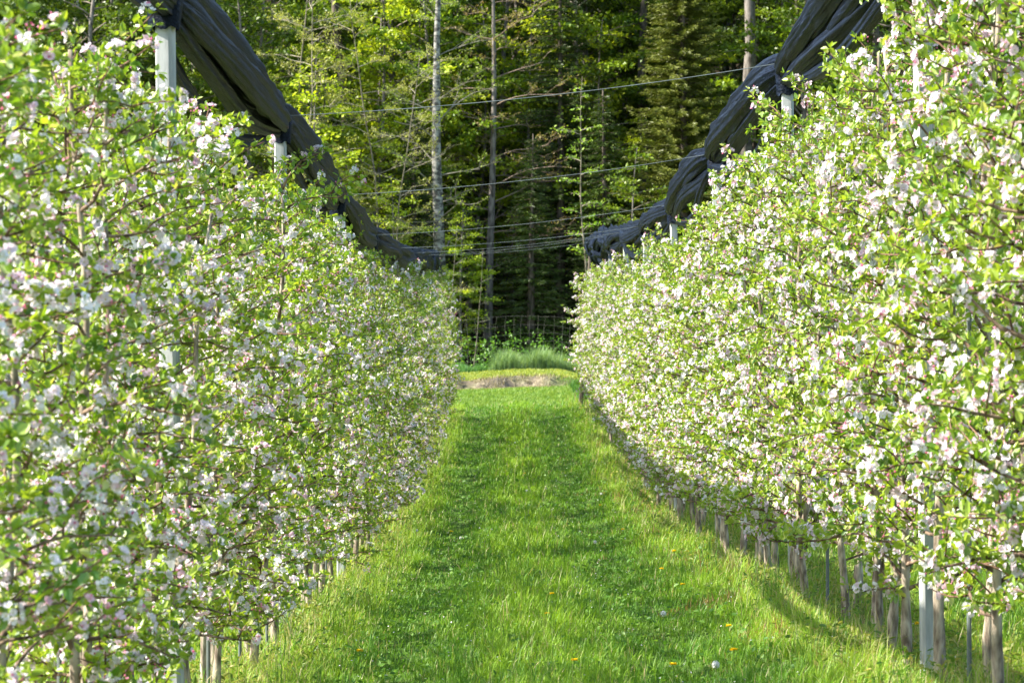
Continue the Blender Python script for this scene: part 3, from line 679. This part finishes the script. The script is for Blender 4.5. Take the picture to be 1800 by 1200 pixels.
def bare_tree(seed, H, spread, z0, nl, r0, bark, twig, leafc=None, nleaf=10, up=.5, bend=.2):
    g = rngs(seed); tr = MB(); cr = MB(); TP = trunk_path(g, H, bend); tube(tr, TP, np.linspace(r0, r0 * .2, len(TP)), 8, (1, 1, 1))
    LP = []
    def rec(b, az, el, L, r, dep):
        Q = limb(g, b, az, el, el * .4 + g.uniform(-.3, .35), L, 6, .17); tube(tr, Q, np.linspace(r, r * .45, 6), 4 if r > .012 else 3, twig, 1, False)
        if dep == 0:
            for _ in range(nleaf if leafc is not None else 0): LP.append(at(Q, g.uniform(.2, 1)) + g.normal(0, .035, 3))
            return
        for k in range(g.integers(3, 6)): rec(at(Q, g.uniform(.25, 1)), az + g.choice([-1, 1]) * g.uniform(.3, 1.0), el * .5 + g.uniform(-.35, .7), L * g.uniform(.38, .62), r * .5, dep - 1)
    for i in range(nl):
        f = (i + g.random()) / nl; h = z0 + (H - z0) * f; L = spread * (1 - .55 * f) * g.uniform(.6, 1.15)
        rec(at(TP, (h + .4) / (H + .4)), i * 2.4 + g.normal(0, .4), up * g.uniform(.3, 1.3), L, max(.014, min(.03, r0 * .3) * (1 - .5 * f)), 2)
    out = [('trunk', tr.mesh('trunk', [bark, M_twig], True))]
    if LP:
        P = np.array(LP); n = len(P); D = g.normal(0, 1, (n, 3)); N = g.normal(0, .6, (n, 3)); N[:, 2] += .7; sz = g.uniform(.03, .085, n)
        diamonds(cr, P, D, N, sz, sz * .7, lerp(leafc[0], leafc[1], g.random(n))); out.append(('crown', cr.mesh('crown', M_beech)))
    return out

def plant_tree(parts, name, label, cat, px, D, group=None, rz=0, sc=1, tilt=0, dz=0):
    X = (px - 890) * D / F
    t = thing(name, label, cat, (X, D, Gf(X, D) + dz), rz, group); t.scale = (sc,) * 3; t.rotation_euler = (0, tilt, rz)
    for nm, me in parts: link(nm, me, t)
    return t

LIME = ((.19, .29, .010), (.50, .58, .03)); MID = ((.07, .145, .008), (.24, .335, .016)); DARK = ((.035, .08, .007), (.13, .20, .012))
def build_forest():
    g = rngs(2024)
    BE = [leafy_tree(301, 10.5, 2.3, .8, 40, *LIME, .10, M_pine, per=26), leafy_tree(302, 15.5, 3.1, 1.2, 52, *MID, .16, M_pine, per=34, lsz=.17), leafy_tree(303, 17, 3.4, 2.0, 54, *DARK, .2, M_pine, per=34, lsz=.17),
          leafy_tree(304, 8.0, 2.2, .5, 34, *MID, .07, M_pine, per=24, layer=.25, up=.15), leafy_tree(305, 18, 3.3, 6.5, 46, *MID, .2, M_birch, per=24)]
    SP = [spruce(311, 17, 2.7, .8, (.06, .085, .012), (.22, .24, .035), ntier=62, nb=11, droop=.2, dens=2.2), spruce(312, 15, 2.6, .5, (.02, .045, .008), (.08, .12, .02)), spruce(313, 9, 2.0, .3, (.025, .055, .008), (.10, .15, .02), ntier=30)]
    BA = [bare_tree(321, 13, 2.6, 2.0, 30, .055, M_sap, (.34, .30, .22), ((.26, .32, .04), (.48, .48, .10)), 9, bend=.5), bare_tree(322, 15, 2.8, 2.5, 38, .17, M_pine, (.27, .20, .15), ((.34, .24, .10), (.34, .36, .06)), 9, up=.25, bend=.08),
          bare_tree(323, 15, 2.6, 3.5, 22, .27, M_birch, (.24, .22, .17), ((.16, .27, .02), (.34, .42, .04)), 12, up=.6, bend=.08)]
    SA = [leafy_tree(331, 9.6, 1.0, 2.2, 24, (.12, .24, .015), (.28, .40, .04), .045, M_sap, per=20, twigcol=(.3, .27, .2), lsz=.10), bare_tree(332, 8, .9, 3, 9, .035, M_sap, (.26, .24, .18), ((.12, .2, .03), (.2, .3, .05)), 2)]
    MAST = [leafy_tree(341, 22, 3.2, 13.5, 34, *MID, .34, M_pine, per=26), leafy_tree(342, 22, 3.2, 14, 34, *MID, .22, M_brownbark, per=26), leafy_tree(343, 20, 3.0, 13, 34, *DARK, .26, M_brownbark, per=26)]
    # the trees one can tell apart
    plant_tree(BA[2], 'birch_tree', 'pale barked tree with white sunlit trunk, left of centre in the wood edge', 'tree', 778, 105.5, rz=.4, tilt=-.004)
    plant_tree(BA[1], 'bare_tree', 'thick brown trunked tree with rusty bare twigs, right of the pale trunk', 'tree', 858, 109, rz=2.0)
    plant_tree(MAST[0], 'tall_tree', 'tall straight grey brown trunk standing right of the olive conifer', 'tree', 1300, 110, rz=.5, tilt=.004)
    plant_tree(MAST[1], 'tall_tree', 'brown trunk beside the upper end of the right net', 'tree', 1385, 113, rz=1.5, tilt=-.01)
    plant_tree(MAST[2], 'tall_tree', 'dark trunk with pale flecks left of the olive conifer', 'tree', 1136, 115, rz=2.5)
    plant_tree(MAST[1], 'tall_tree', 'shaded grey trunk behind the beige twigs on the left', 'tree', 609, 113, rz=3.5, sc=1.1)
    plant_tree(SP[0], 'conifer_tree', 'olive yellow conifer with broad cone of boughs near the right net', 'conifer', 1205, 107.5)
    plant_tree(BE[0], 'beech_tree', 'bright lime green leafy tree beside the left net', 'tree', 545, 105, rz=1)
    plant_tree(BE[0], 'beech_tree', 'low lime green tree between left net and pale trunk', 'tree', 672, 104.5, rz=2.7, sc=.62)
    plant_tree(BA[0], 'bare_tree', 'beige twiggy tree with yellow buds behind the tall lime tree', 'tree', 575, 106, rz=4.2, sc=1.1)
    plant_tree(BA[0], 'bare_tree', 'beige twiggy tree touching the left side of the pale trunk', 'tree', 720, 104.6, rz=5.2, sc=.8)
    plant_tree(BE[0], 'beech_tree', 'narrow green leafy tree just right of the pale trunk', 'tree', 812, 104.8, rz=.7, sc=.5)
    plant_tree(BA[0], 'bare_tree', 'slender pale tree with forking top above the left net', 'tree', 500, 104, rz=0.3, tilt=.006)
    plant_tree(BA[0], 'bare_tree', 'beige twiggy tree with yellow buds left of the pale trunk', 'tree', 640, 105, rz=2.2, sc=.98)
    plant_tree(SA[0], 'sapling', 'thin leafy sapling standing alone between brown twigs and olive conifer', 'sapling', 1042, 104, rz=.2)
    plant_tree(SA[1], 'sapling', 'pale leaning sapling just behind the wire fence', 'sapling', 832, 102.4, rz=1.0, tilt=.10, sc=.5)
    plant_tree(SA[1], 'sapling', 'thin pale stem left of the leaning sapling above the left row end', 'sapling', 790, 102.2, rz=2.0, sc=.6)
    for px, D, lab in ((978, 112, 'left of a pair of thin pale stems'), (1003, 113, 'right of a pair of thin pale stems')):
        plant_tree(SA[1], 'sapling', lab + ', centre of the wood', 'sapling', px, D, rz=px, sc=1.25)
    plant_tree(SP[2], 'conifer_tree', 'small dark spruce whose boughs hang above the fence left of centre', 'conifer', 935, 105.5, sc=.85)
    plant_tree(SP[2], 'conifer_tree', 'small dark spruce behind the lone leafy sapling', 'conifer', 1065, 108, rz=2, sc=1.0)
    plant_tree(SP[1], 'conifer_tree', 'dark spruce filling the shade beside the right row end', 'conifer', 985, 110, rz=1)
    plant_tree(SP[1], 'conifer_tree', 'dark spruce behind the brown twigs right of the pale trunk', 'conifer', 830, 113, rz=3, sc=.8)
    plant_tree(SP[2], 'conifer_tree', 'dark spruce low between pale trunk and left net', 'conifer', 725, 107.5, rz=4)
    plant_tree(BE[3], 'beech_tree', 'green leafy tree with flat layers left of the olive conifer', 'tree', 1110, 105.5, rz=.4, sc=.9)
    plant_tree(BE[3], 'beech_tree', 'green leafy bush tree around the foot of the pale trunk', 'tree', 800, 104.5, rz=2, sc=.52)
    plant_tree(BE[3], 'beech_tree', 'green leafy tree half behind the far part of the right net', 'tree', 1180, 104, rz=5, sc=.62)
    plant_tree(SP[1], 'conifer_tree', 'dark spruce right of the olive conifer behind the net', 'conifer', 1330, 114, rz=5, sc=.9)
    front = [(60, 107, 1, .9), (190, 106, 2, .95), (330, 109, 1, 1.0), (420, 107, 1, .9), (150, 112, 4, 1), (1265, 117, 1, 1.), (1440, 108, 1, 1), (1540, 107, 2, 1), (1680, 108, 1, 1), (1800, 107, 2, 1)]
    names = ['behind the top of the nearest left tree', 'filling the upper left above the left row', 'directly behind the nearest left post', 'left of the lime green tree behind the net', 'deeper in the upper left corner', 'between the olive conifer and the tall grey trunk',
             'behind the upper part of the right net', 'right of the right net at the top edge', 'hidden behind the right row', 'far right behind the right row']
    for (px, D, k, sc), nm in zip(front, names):
        plant_tree(BE[k], 'leafy_tree', 'tall green leafy forest tree ' + nm, 'tree', px, D, rz=px * .7, sc=sc)
    extra = [(640, 110, 0, 1.25, 'behind the beige twiggy tree'), (700, 112, 0, 1.3, 'left of the pale trunk, upper part lit'), (770, 111, 0, 1.2, 'directly behind the pale trunk'), (600, 108, 0, .95, 'behind the beige twigs'), (735, 110, 1, .9, 'just left of the pale trunk'), (900, 114, 1, 1.0, 'behind the rusty twigs'), (960, 112, 0, 1.1, 'left of the thin pale stems'), (1020, 113, 1, 1.0, 'behind the lone leafy sapling'),
             (1085, 111, 0, 1.05, 'left of the dark flecked trunk'), (1165, 117, 1, 1.0, 'between dark flecked trunk and olive conifer'), (480, 109, 1, .95, 'behind the slender pale tree'), (660, 114, 2, 1.0, 'right of the shaded grey trunk'), (820, 112, 0, 1.1, 'between pale trunk and brown trunk'),
             (1340, 116, 0, 1.3, 'between the two tall trunks by the right net'), (1400, 111, 1, .9, 'right of the brown trunk by the net')]
    for px, D, k, sc, nm in extra:
        plant_tree(BE[k], 'leafy_tree', 'green leafy forest tree ' + nm, 'tree', px, D, rz=px * .7, sc=sc)
    # deeper ranks, nothing tells these apart
    for rank, (D, step, off) in enumerate(((117, 82, 0), (125, 88, 35), (134, 100, 10), (146, 110, 50))):
        for px in np.arange(-420 + off, 2250, step):
            px2 = px + g.uniform(-22, 22); k = g.choice([0, 1, 1, 2, 3, 4] if rank < 2 else [1, 2, 2, 1, 3])
            parts = [BE[1], BE[2], BE[1], SP[1], BE[4]][k] if k < 5 else BE[1]
            cf = k == 3
            plant_tree(parts, 'conifer_tree' if cf else 'forest_tree', 'dark conifer standing deep in the wood among leafy trees' if cf else 'green forest tree deep in the wood behind the edge trees', 'conifer' if cf else 'tree',
                       px2, D + g.uniform(-3, 3), 'dark conifers deep in the wood' if cf else 'leafy trees deep in the wood', rz=g.uniform(0, 6), sc=g.uniform(.85, 1.15))
    # undergrowth
    mb = MB(); n = 26000; x = g.uniform(-14, 14, n); y = 101.4 + 6 * g.random(n) ** 1.6; k = fbm(x, y, 61, .5) > -.2; x, y = x[k], y[k]; n = len(x)
    hh = g.random(n) * (.75 + .45 * fbm(x, y, 62, .4)).clip(.2, 1.7)
    D = g.normal(0, 1, (n, 3)); N = g.normal(0, .5, (n, 3)); N[:, 2] += .8; s = g.uniform(.06, .13, n)
    diamonds(mb, np.stack([x, y, G(x, y) + hh], 1), D, N, s, s * .7, lerp((.06, .17, .015), (.17, .34, .03), g.random(n)))
    tag(link('undergrowth', mb.mesh('undergrowth', M_beech)), kind='stuff', label='low green undergrowth behind the wire fence')
build_forest()
